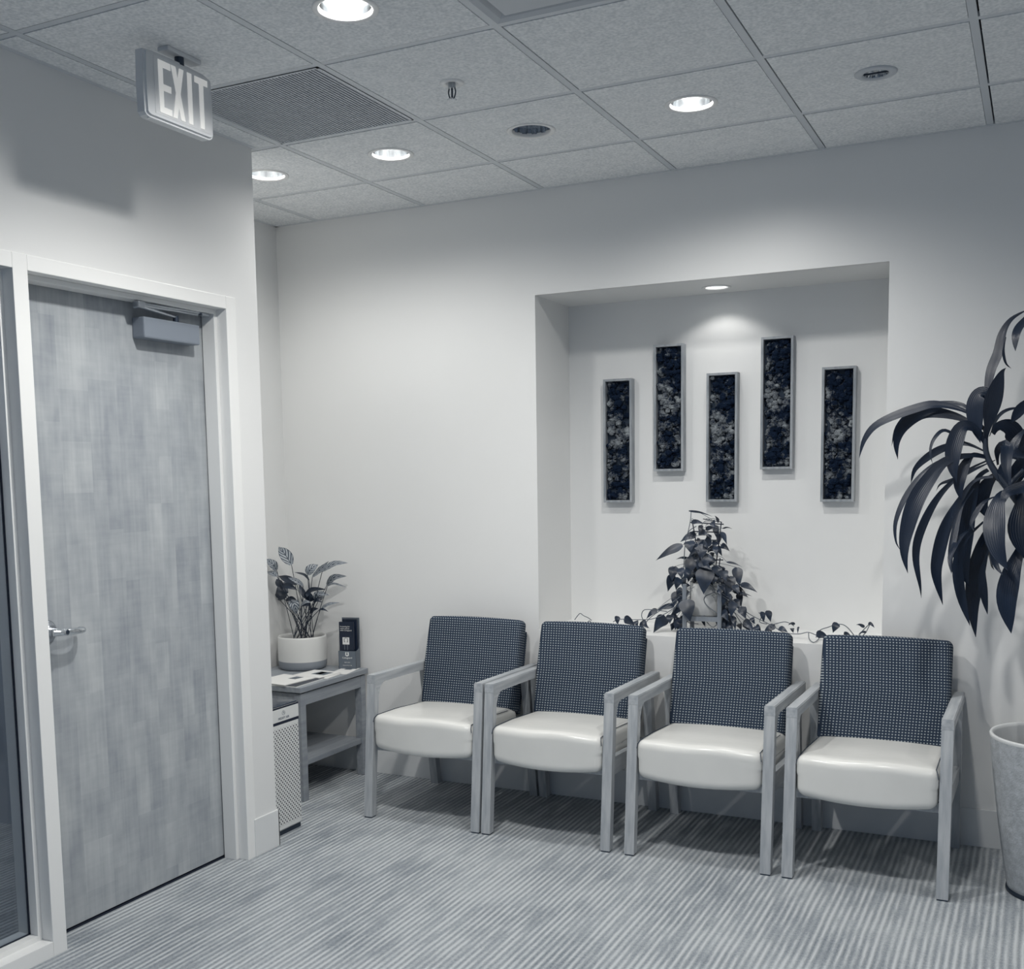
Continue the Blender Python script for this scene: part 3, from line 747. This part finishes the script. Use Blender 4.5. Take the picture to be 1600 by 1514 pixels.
# ------------------------------------------------------------------ calathea on the table
PC = Vector((-2.520, -.137, TZ))
t = thing('potted_calathea', 'striped-leaf calathea in a two-tone round pot on the side table', 'potted plant', PC)
bm = B(); lathe(bm, [(.100, .0), (.112, .004), (.120, .02), (.1225, .045)], n=56); obj('pot_base_band', bm, M_potband, t, True)
bm = B(); lathe(bm, [(.1225, .045), (.1235, .09), (.1225, .160), (.119, .1685), (.113, .1665), (.110, .155), (.110, .135)], n=56); obj('pot', bm, M_potw, t, True)
bm = B(); lathe(bm, [(0, .142), (.06, .144), (.1105, .138)], n=32); obj('soil', bm, M_soil, t)
def cpx(x, y): return 410+x/9.46, 840+y/9.46
CL = [((430, 400), (335, 250), (240, 135), 150, 0), ((210, 480), (150, 390), (45, 310), 110, 0), ((665, 545), (715, 465), (825, 398), 120, 0), ((740, 575), (850, 480), (980, 350), 80, 0),
      ((885, 495), (1060, 390), (1265, 372), 95, 0), ((955, 700), (1060, 590), (1245, 570), 85, 0), ((960, 720), (1060, 680), (1245, 735), 30, 0), ((690, 630), (620, 550), (470, 510), 40, 1), ((600, 705), (500, 640), (380, 590), 62, 0),
      ((505, 690), (380, 620), (240, 565), 100, 1), ((330, 905), (230, 780), (110, 640), 170, 1), ((310, 700), (410, 720), (520, 780), 75, 1),
      ((620, 850), (740, 770), (940, 765), 70, 1), ((650, 900), (590, 800), (545, 690), 70, 1), ((700, 940), (690, 860), (640, 830), 110, 1), ((800, 820), (900, 830), (990, 850), 62, 0),
      ((780, 930), (850, 850), (910, 870), 140, 0), ((860, 1055), (980, 985), (1145, 958), 48, 0), ((850, 1058), (910, 1062), (975, 1098), 30, 1), ((420, 930), (470, 990), (500, 1130), 130, 0),
      ((260, 925), (170, 890), (70, 920), 60, 0), ((570, 1000), (640, 950), (720, 960), 70, 0), ((700, 1110), (760, 1060), (830, 1050), 70, 1), ((215, 575), (140, 520), (60, 500), 95, 0),
      ((350, 930), (430, 900), (520, 945), 60, 1), ((760, 970), (810, 920), (880, 960), 70, 1), ((700, 1010), (650, 980), (560, 1010), 60, 1), ((300, 760), (250, 680), (205, 610), 90, 1)]
bl, bd, bs = B(), B(), B()
rnd = random.Random(3)
def lprof(s): return max(.02, math.sin(PI*min(1, s*.93+.06)**.8))
for k, (a, m_, b, w, dk) in enumerate(CL):
    yy = PC.y + rnd.uniform(-.10, .06); yt = min(yy+rnd.uniform(-.03, .05), -.012)
    pa = onY(*cpx(*a), yy); pm = onY(*cpx(*m_), (yy+yt)/2-.012); pb = onY(*cpx(*b), yt)
    path = [Vector((max(q.x, XA+.02), q.y, q.z))-PC for q in smoothpath([pa, pm, pb], 6)]
    nr = (Vector((.50, -.80, .55))+Vector((rnd.uniform(-.3, .3), rnd.uniform(-.2, .2), rnd.uniform(-.3, .3)))).normalized()
    leaf(bd if dk else bl, path, w/9.46/F*5.55*1.2, nr, lprof, .18, 6, .02)
    a0_ = rnd.uniform(0, 2*PI); rr = rnd.uniform(.01, .065)
    foot = Vector((rr*math.cos(a0_)*1.2, rr*math.sin(a0_), .138)); top = pa-PC
    mid = foot.lerp(top, .55)+Vector((rnd.uniform(-.006, .006), 0, .01)); mid.x = foot.x*.45+top.x*.55
    tube(bs, smoothpath([foot, mid, top], 5), .0017, 6)
obj('leaves', bl, M_cala, t, True); obj('dark_leaves', bd, M_caladk, t, True); obj('stems', bs, M_stem, t, True)

# ------------------------------------------------------------------ moss frames in the niche
FR = [(-1.071, 1.363, 'leftmost'), (-.819, 1.508, ''), (-.567, 1.364, ''), (-.319, 1.509, ''), (-.052, 1.362, '')]
LB = ['tall narrow wood-framed dark moss panel, leftmost of the five in the niche', 'tall wood-framed moss panel, higher one on the left, just right of the leftmost',
      'tall wood-framed moss panel, middle one, directly below the niche light and above the plant', 'tall wood-framed moss panel with pale tufts, the higher one on the right',
      'tall wood-framed dark moss panel, rightmost, nearest the big drooping plant']
def ico(bm, c, r, sq):
    vv = bmesh.ops.create_icosphere(bm, subdivisions=2, radius=r)['verts']
    sd = rnd.random()*20
    for v in vv:
        q = v.co/r; k = 1+.16*math.sin(q.x*9+sd)*math.sin(q.y*8+sd*2)+.12*math.sin(q.z*11+sd*3)
        v.co = Vector((v.co.x*k, v.co.y*k*sq, v.co.z*k)) + Vector(c)
for k, (x, z, _) in enumerate(FR):
    w, h, dp = .143, .586, .045
    t = thing('moss_frame', LB[k], 'wall art', (x+w/2, DN, z), 0, 'framed moss panels in the wall niche')
    fwid = .011
    bm = B()
    box(bm, -w/2, -w/2+fwid, -dp, 0, 0, h, .001); box(bm, w/2-fwid, w/2, -dp, 0, 0, h, .001)
    box(bm, -w/2+fwid, w/2-fwid, -dp, 0, 0, fwid, .001); box(bm, -w/2+fwid, w/2-fwid, -dp, 0, h-fwid, h, .001)
    obj('frame', bm, M_mossf, t)
    bm = B(); box(bm, -w/2+fwid, w/2-fwid, -.012, -.001, fwid, h-fwid); obj('backing', bm, M_seam, t)
    bm = B(); rnd = random.Random(40+k)
    for q in range(330):
        r = rnd.choice((.006, .008, .010, .013, .016))*rnd.uniform(.8, 1.15)
        ico(bm, (rnd.uniform(-w/2+fwid+r*.8, w/2-fwid-r*.8), -.022+rnd.uniform(-.010, .006), rnd.uniform(fwid+r*.8, h-fwid-r*.8)), r, .8)
    o = obj('moss', bm, M_moss, t, False)

# ------------------------------------------------------------------ plant stand, pot and trailing pothos on the ledge
SC = Vector((-.520, .185, ZB))
t = thing('plant_stand', 'small four-legged wooden plant stand on the niche ledge under the trailing plant', 'plant stand', SC, math.radians(4))
for sx in (-1, 1):
    for sy in (-1, 1):
        bm = B(); box(bm, sx*.078-.009, sx*.078+.009, sy*.078-.009, sy*.078+.009, 0, .225, .002); obj('leg', bm, M_stand, t)
bm = B(); box(bm, -.078, .078, -.086, -.072, .060, .080); box(bm, -.078, .078, .072, .086, .060, .080); box(bm, -.086, -.072, -.078, .078, .060, .080); box(bm, .072, .086, -.078, .078, .060, .080)
box(bm, -.075, .075, -.010, .010, .062, .080); box(bm, -.010, .010, -.075, .075, .062, .080); obj('crossbar', bm, M_stand, t)
t = thing('trailing_pothos', 'trailing heart-leaved plant in a pale pot, vines running along the niche ledge', 'potted plant', SC+Vector((0, 0, .080)))
OR = SC+Vector((0, 0, .080))
bm = B(); lathe(bm, [(0, 0), (.060, .0), (.0655, .006), (.0672, .145), (.062, .146), (.060, .13)], n=48); obj('pot', bm, M_ceram, t, True)
bm = B(); lathe(bm, [(0, .134), (.061, .130)], n=24); obj('soil', bm, M_soil, t)
bm = B()      # dark ladder trellis: two uprights flaring, rungs, and a second panel behind
def ppx(x, y): return 1010+x/7.21, 790+y/7.21
def tr(a, b, y, r=.0028): tube(bm, [onY(*ppx(*a), y)-OR, onY(*ppx(*b), y)-OR], r, 6)
yT = .150
tr((515, 165), (640, 860), yT); tr((845, 185), (760, 860), yT+.02); tr((600, 400), (560, 860), yT+.04); tr((830, 590), (800, 860), yT-.02)
for a, b in (((495, 190), (870, 210)), ((520, 290), (800, 300)), ((545, 388), (800, 390)), ((560, 500), (810, 500)), ((580, 610), (865, 612))): tr(a, b, yT)
tube(bm, [onY(*ppx(845, 185), yT+.02)-OR+Vector((0, 0, .0)), onY(*ppx(640, 150), yT+.04)-OR], .002, 6)
obj('trellis', bm, M_trellis, t)
PL = [((380, 460), (120, 610), 95), ((545, 330), (390, 405), 80), ((500, 65), (735, 120), 22), ((810, 180), (770, 115), 40), ((520, 190), (640, 200), 50), ((740, 190), (770, 250), 70), ((680, 265), (790, 262), 50),
      ((855, 310), (905, 435), 60), ((870, 258), (965, 262), 16), ((600, 300), (700, 340), 75), ((490, 410), (495, 525), 115), ((650, 420), (480, 575), 95), ((640, 450), (620, 610), 120), ((720, 415), (560, 480), 85),
      ((850, 450), (935, 512), 60), ((800, 470), (850, 565), 60), ((760, 480), (690, 530), 65), ((460, 597), (338, 605), 30), ((530, 600), (460, 790), 140), ((610, 640), (725, 720), 95), ((740, 590), (690, 700), 110),
      ((315, 700), (290, 840), 110), ((385, 715), (400, 820), 85), ((300, 800), (245, 960), 105), ((370, 830), (335, 945), 90), ((500, 800), (380, 838), 34), ((670, 730), (645, 985), 190), ((780, 690), (840, 820), 110), ((820, 720), (935, 815), 65),
      ((920, 640), (1075, 692), 24), ((1020, 715), (1050, 905), 110), ((835, 830), (890, 985), 115), ((925, 815), (985, 965), 125), ((1080, 890), (1240, 972), 75), ((995, 940), (1138, 1028), 90), ((1045, 1000), (1068, 1140), 70), ((1010, 985), (1185, 1020), 26),
      ((700, 990), (715, 1120), 85), ((740, 1085), (635, 1108), 50), ((330, 985), (310, 1140), 85), ((400, 975), (370, 1085), 95), ((450, 1080), (490, 1295), 165), ((430, 1100), (270, 1265), 90), ((295, 1130), (115, 1185), 62),
      ((110, 1178), (5, 1272), 60), ((205, 1268), (85, 1425), 135), ((275, 1240), (265, 1325), 85), ((370, 1280), (325, 1395), 95), ((905, 1085), (890, 1270), 150), ((985, 1100), (955, 1250), 90), ((1060, 1160), (1122, 1275), 80),
      ((990, 1265), (1000, 1395), 48), ((1180, 1285), (1225, 1330), 46), ((1110, 1305), (1210, 1415), 80), ((1235, 1370), (1290, 1435), 75), ((860, 1230), (880, 1400), 125), ((635, 1285), (662, 1365), 42), ((450, 880), (425, 950), 95),
      ((560, 690), (555, 860), 150), ((760, 770), (760, 880), 130), ((640, 640), (600, 780), 130), ((520, 720), (470, 850), 120), ((700, 560), (650, 690), 120), ((860, 740), (900, 850), 100), ((900, 990), (860, 1120), 90), ((870, 1010), (840, 1140), 80),
      ((780, 240), (810, 390), 70), ((830, 330), (810, 450), 60), ((620, 230), (600, 320), 50), ((700, 330), (720, 420), 60), ((930, 1320), (950, 1400), 80), ((1040, 1340), (1070, 1400), 60), ((300, 1330), (280, 1400), 40), ((560, 560), (540, 700), 120), ((430, 1310), (400, 1400), 80), ((820, 1290), (840, 1400), 90)]
def qpx(x, y): return 880+x/3.077, 780+y/3.077
# second list: leaves on the runners (pixels read from the picture), with size in pixels
RL = [((985, 540), (997, 588), 30), ((958, 545), (965, 590), 24), ((906, 573), (918, 600), 22), ((860, 525), (876, 568), 36), ((1015, 612), (965, 642), 30), ((1040, 622), (1078, 640), 26), ((1112, 600), (1082, 606), 12), ((1100, 622), (1106, 642), 18), ((1132, 616), (1128, 645), 9),
      ((1318, 600), (1298, 640), 32), ((1222, 648), (1278, 672), 32), ((1352, 655), (1385, 668), 30), ((1445, 614), (1410, 604), 14), ((1470, 597), (1496, 618), 14), ((875, 598), (905, 636), 36), ((925, 614), (938, 642), 28), ((818, 568), (828, 625), 24), ((262, 566), (262, 603), 26),
      ((298, 575), (345, 610), 38), ((348, 588), (358, 612), 26), ((372, 600), (412, 620), 26), ((990, 620), (1002, 640), 22), ((1455, 640), (1420, 650), 10), ((385, 585), (405, 620), 20)]
def hprof(s):
    # heart: wide near the base, drawn to a tip
    return max(.015, (math.sin(PI*min(1, s*1.0)**.55)*(1-s*.25)) if s > .02 else .35)
rnd = random.Random(11)
bm = B(); bv = B()
def put(u, v, y):
    p = onY(u, v, y)
    if p.z < ZB+.006:
        p = onZ(u, v, ZB+.006)
        if p.y < .012: p = onY(u, v, .012); p.z = max(p.z, ZB+.003)
    return p
def plf(a, b, w, spread=1):
    cx = (a[0]+b[0])/2; yc = .185 + (rnd.uniform(-.105, .05) if spread else 0)
    pa = put(*a, yc if spread else .12); pb = put(*b, (yc-.02) if spread else .11)
    if (pb-pa).length > .16: pb = pa+(pb-pa).normalized()*.14
    d_ = pb-pa; pa = pa-d_*.10; pb = pb+d_*.06
    mid = pa.lerp(pb, .5)+Vector((0, -.006, .006))
    path = [q-OR for q in smoothpath([pa, mid, pb], 7)]
    nr = (Vector((.28, -.9, .25))+Vector((rnd.uniform(-.35, .35), 0, rnd.uniform(-.35, .35)))).normalized()
    leaf(bm, path, w/F*5.1*1.15, nr, hprof, .12, 6, .015)
    return pa
for (a, b, w) in PL:
    pa = plf(ppx(*a), ppx(*b), w/7.21)
    st = Vector((SC.x+rnd.uniform(-.05, .05), SC.y-.02+rnd.uniform(-.03, .03), max(OR.z+.14, min(pa.z+.02, 1.29))))
    tube(bv, smoothpath([(st-OR), (st.lerp(pa, .6)+Vector((0, -.01, .012)))-OR, pa-OR], 4), .0011, 5)
for k in range(60):
    f = rnd.random(); cy = 360+1000*f; hwid = 120+260*f
    cx = 660+rnd.uniform(-hwid, hwid)
    if cy > 860 and abs(cx-660) < 140: cx = 660+(170+rnd.random()*170)*(1 if cx > 660 else -1)
    L = rnd.uniform(60, 125)*(.75+.4*f); a = rnd.uniform(-.7, .7)
    plf(ppx(cx, cy), ppx(cx+L*math.sin(a), min(1430, cy+L*math.cos(a))), L*.72/7.21)
for (a, b, w) in RL: plf(qpx(*a), qpx(*b), w/3.077, 0)
obj('leaves', bm, M_pothos, t, True)
VL = [[(700, 330), (760, 420), (830, 500), (900, 555), (1000, 605), (1060, 640), (1130, 648), (1180, 640), (1230, 660), (1265, 668)], [(1215, 665), (1235, 630), (1275, 615), (1310, 603), (1345, 603), (1372, 622), (1395, 650), (1412, 664), (1440, 632), (1472, 600)],
      [(1180, 640), (1183, 672), (1205, 688), (1228, 672), (1230, 655)], [(1000, 605), (1060, 590), (1092, 598), (1110, 610)], [(940, 545), (955, 560), (945, 590), (980, 600)], [(560, 500), (500, 545), (430, 575), (350, 579), (270, 577), (240, 590)],
      [(137, 583), (120, 570), (98, 560), (82, 549), (68, 562), (55, 580)], [(137, 600), (128, 585), (118, 590)], [(500, 540), (410, 530), (384, 537), (377, 560), (384, 580)], [(690, 400), (730, 440), (680, 470), (690, 510), (760, 560)], [(1430, 665), (1455, 640), (1475, 600)],
      [(690, 590), (720, 615), (750, 590)], [(560, 470), (520, 500), (430, 560), (400, 590)], [(820, 540), (860, 600), (900, 640)], [(640, 130), (600, 160), (585, 230), (580, 330)], [(615, 60), (612, 100), (600, 160)], [(680, 560), (600, 590), (650, 600)]]
for pl in VL:
    on_t = max(p[1] for p in pl) < 520
    pts = [put(*qpx(*p), .12 if not on_t else .12) - OR for p in pl]
    tube(bv, smoothpath(pts, 5), .0020, 6)
obj('vines', bv, M_vine, t, True)

# ------------------------------------------------------------------ dracaena in the tall planter
DC = Vector((.905, -.425, 0))
t = thing('potted_dracaena', 'tall dark drooping strap-leaved plant in a tapered stone-coloured planter at the right', 'potted plant', DC)
bm = B(); lathe(bm, [(0, .004), (.135, .004), (.147, .012), (.150, .03), (.168, .14), (.188, .28), (.205, .42), (.2175, .557), (.2185, .564)], n=72); pot = obj('planter', bm, M_stone, t, True)
bm = B(); lathe(bm, [(.2175, .556), (.2195, .564), (.2165, .569), (.209, .568), (.205, .556), (.196, .44)], n=72); obj('planter_rim', bm, M_stonerim, t, True)
bm = B(); lathe(bm, [(.150, 0), (.152, .004), (.151, .014), (.148, .016)], n=64); obj('planter_foot', bm, M_dark, t, True)
bm = B(); lathe(bm, [(.2095, .565), (.198, .47), (.19, .42)], n=72); obj('planter_inside', bm, M_holder, t, True)
bm = B(); lathe(bm, [(0, .45), (.1, .448), (.197, .440)], n=40); obj('soil', bm, M_soil, t)
def dpx(x, y): return 1300+x/2.703, 460+y/2.703
HY = -.42
def dp(p, y=HY): return onY(*dpx(*p), y)
bm = B()
tube(bm, smoothpath([DC+Vector((.0, .0, .44)), DC+Vector((.015, 0, .8)), DC+Vector((-.02, .0, 1.1)), dp((790, 880))], 6), .022, 12, .014)
tube(bm, smoothpath([DC+Vector((.05, .04, .44)), DC+Vector((.10, .03, .9)), DC+Vector((.12, .02, 1.5)), DC+Vector((.10, 0, 1.75))], 6), .020, 12, .014)
obj('cane', bm, M_cane, t, True)
bm = B(); tube(bm, smoothpath([dp((790, 880)), dp((740, 815)), dp((680, 735)), dp((650, 660)), dp((650, 560))], 6), .014, 10, .008)
tube(bm, smoothpath([dp((740, 815)), dp((811, 740))], 4), .010, 8, .008)
for v in bm.verts: v.co -= DC
obj('green_stem', bm, M_stem, t, True)
for o in t.children:
    if o.name.startswith('cane'):
        for v in o.data.vertices: v.co -= DC
DL = [([(650, 575), (575, 500), (450, 466), (350, 485), (200, 545), (140, 610), (115, 692)], 44), ([(650, 600), (560, 530), (450, 500), (370, 505), (300, 560), (272, 625), (278, 697)], 48), ([(650, 590), (570, 478), (470, 462), (350, 490), (275, 560), (252, 640)], 26),
      ([(662, 560), (668, 480), (655, 428), (625, 424), (606, 470), (610, 550), (627, 628)], 66), ([(650, 620), (665, 520), (690, 420), (715, 335), (735, 310)], 62), ([(650, 560), (655, 440), (672, 330), (705, 245), (722, 165), (760, 105), (830, 62)], 46),
      ([(735, 180), (725, 240), (735, 290), (757, 313)], 12), ([(850, 60), (810, 115), (780, 170), (775, 240)], 40), ([(650, 640), (605, 570), (550, 560), (515, 640), (510, 730), (527, 795)], 62), ([(640, 660), (560, 625), (480, 575), (435, 605), (415, 660), (425, 718)], 15),
      ([(650, 665), (560, 630), (470, 650), (400, 690), (350, 740), (333, 800)], 32), ([(655, 690), (560, 680), (460, 705), (380, 765), (310, 860), (270, 960), (270, 1040), (290, 1082)], 26), ([(655, 690), (580, 680), (480, 705), (410, 780), (350, 880), (312, 1010), (305, 1100), (320, 1177)], 62),
      ([(660, 700), (560, 750), (470, 830), (410, 920), (365, 1030), (355, 1120), (372, 1230), (377, 1282)], 34), ([(680, 770), (600, 790), (530, 890), (480, 990), (448, 1110), (442, 1190), (468, 1312)], 52), ([(660, 740), (620, 770), (590, 850), (562, 960), (548, 1080), (560, 1180), (580, 1235)], 78),
      ([(640, 680), (590, 680), (552, 740), (535, 800), (545, 872)], 46), ([(600, 820), (545, 900), (515, 1020), (500, 1120), (515, 1190)], 26), ([(720, 860), (680, 960), (635, 1060), (605, 1180), (592, 1320), (607, 1447)], 70), ([(640, 960), (560, 1040), (530, 1130), (545, 1270), (583, 1400)], 40),
      ([(700, 790), (690, 765), (650, 810), (632, 880), (665, 952)], 56), ([(770, 830), (715, 850), (690, 950), (700, 1070), (742, 1165)], 84), ([(800, 820), (800, 900), (795, 1000), (815, 1120)], 100), ([(820, 1000), (790, 1090), (755, 1190), (738, 1300), (757, 1432)], 76),
      ([(680, 590), (700, 560), (745, 565), (780, 620), (815, 690)], 82), ([(665, 600), (700, 520), (750, 485), (830, 478)], 16), ([(860, 420), (800, 480), (755, 545)], 40), ([(700, 720), (700, 660), (735, 640), (735, 720), (755, 810)], 44), ([(720, 980), (660, 1020), (620, 1070), (595, 1105)], 28),
      ([(660, 1080), (635, 1170), (640, 1260), (657, 1352)], 32), ([(680, 1020), (680, 1100), (695, 1150), (722, 1187)], 26), ([(690, 1040), (665, 1100), (672, 1140), (686, 1165)], 26), ([(790, 700), (750, 690), (720, 760), (750, 830)], 40), ([(830, 560), (790, 600), (770, 660), (830, 690)], 40),
      ([(690, 700), (600, 740), (520, 780), (460, 800), (440, 830)], 18), ([(600, 980), (540, 1030), (500, 1110), (505, 1180)], 26), ([(700, 850), (640, 880), (590, 960), (600, 1000)], 20), ([(860, 600), (790, 740), (760, 800), (790, 860)], 60), ([(880, 700), (830, 800), (740, 840), (720, 900)], 50)]
bm = B(); rnd = random.Random(5)
def dprof(s):
    if s < .58:
        q = s/.58; return .20+.80*q*q*(3-2*q)
    q = (s-.58)/.42; return max(.015, (1-q**1.9))
for pl, w in DL:
    oy = rnd.uniform(-.20, .20); n_ = len(pl)
    pts = []
    for k, p in enumerate(pl):
        s = k/(n_-1); pts.append(dp(p, HY+oy*math.sin(s*PI/2)))
    path = [q-DC for q in smoothpath(pts, 5)]
    nr = (Vector((-.05, -.95, .25))+Vector((rnd.uniform(-.35, .35), 0, rnd.uniform(-.25, .25)))).normalized()
    leaf(bm, path, w/2.703/F*4.35*.98, nr, dprof, .22, 4, .02, rnd.uniform(-.5, .5))
# the rest of the crown, beyond the edge of the photo
for k in range(26):
    a = rnd.uniform(-1.2, 1.5); zz = rnd.uniform(1.30, 1.85); L = rnd.uniform(.35, .62); c, s = math.cos(a), math.sin(a)
    if s > .45: L *= .5
    b0 = Vector((.10, 0, zz-.1))
    pts = [b0, b0+Vector((c*L*.35, s*L*.35, .10)), b0+Vector((c*L*.7, s*L*.6, -.02)), b0+Vector((c*L*.85, s*L*.7, -.25)), b0+Vector((c*L*.9, s*L*.72, -.42*L/.5))]
    leaf(bm, smoothpath(pts, 5), rnd.uniform(.04, .07), Vector((c, s, .8)).normalized(), dprof, .2, 4, .02)
obj('leaves', bm, M_leafdk, t, True)
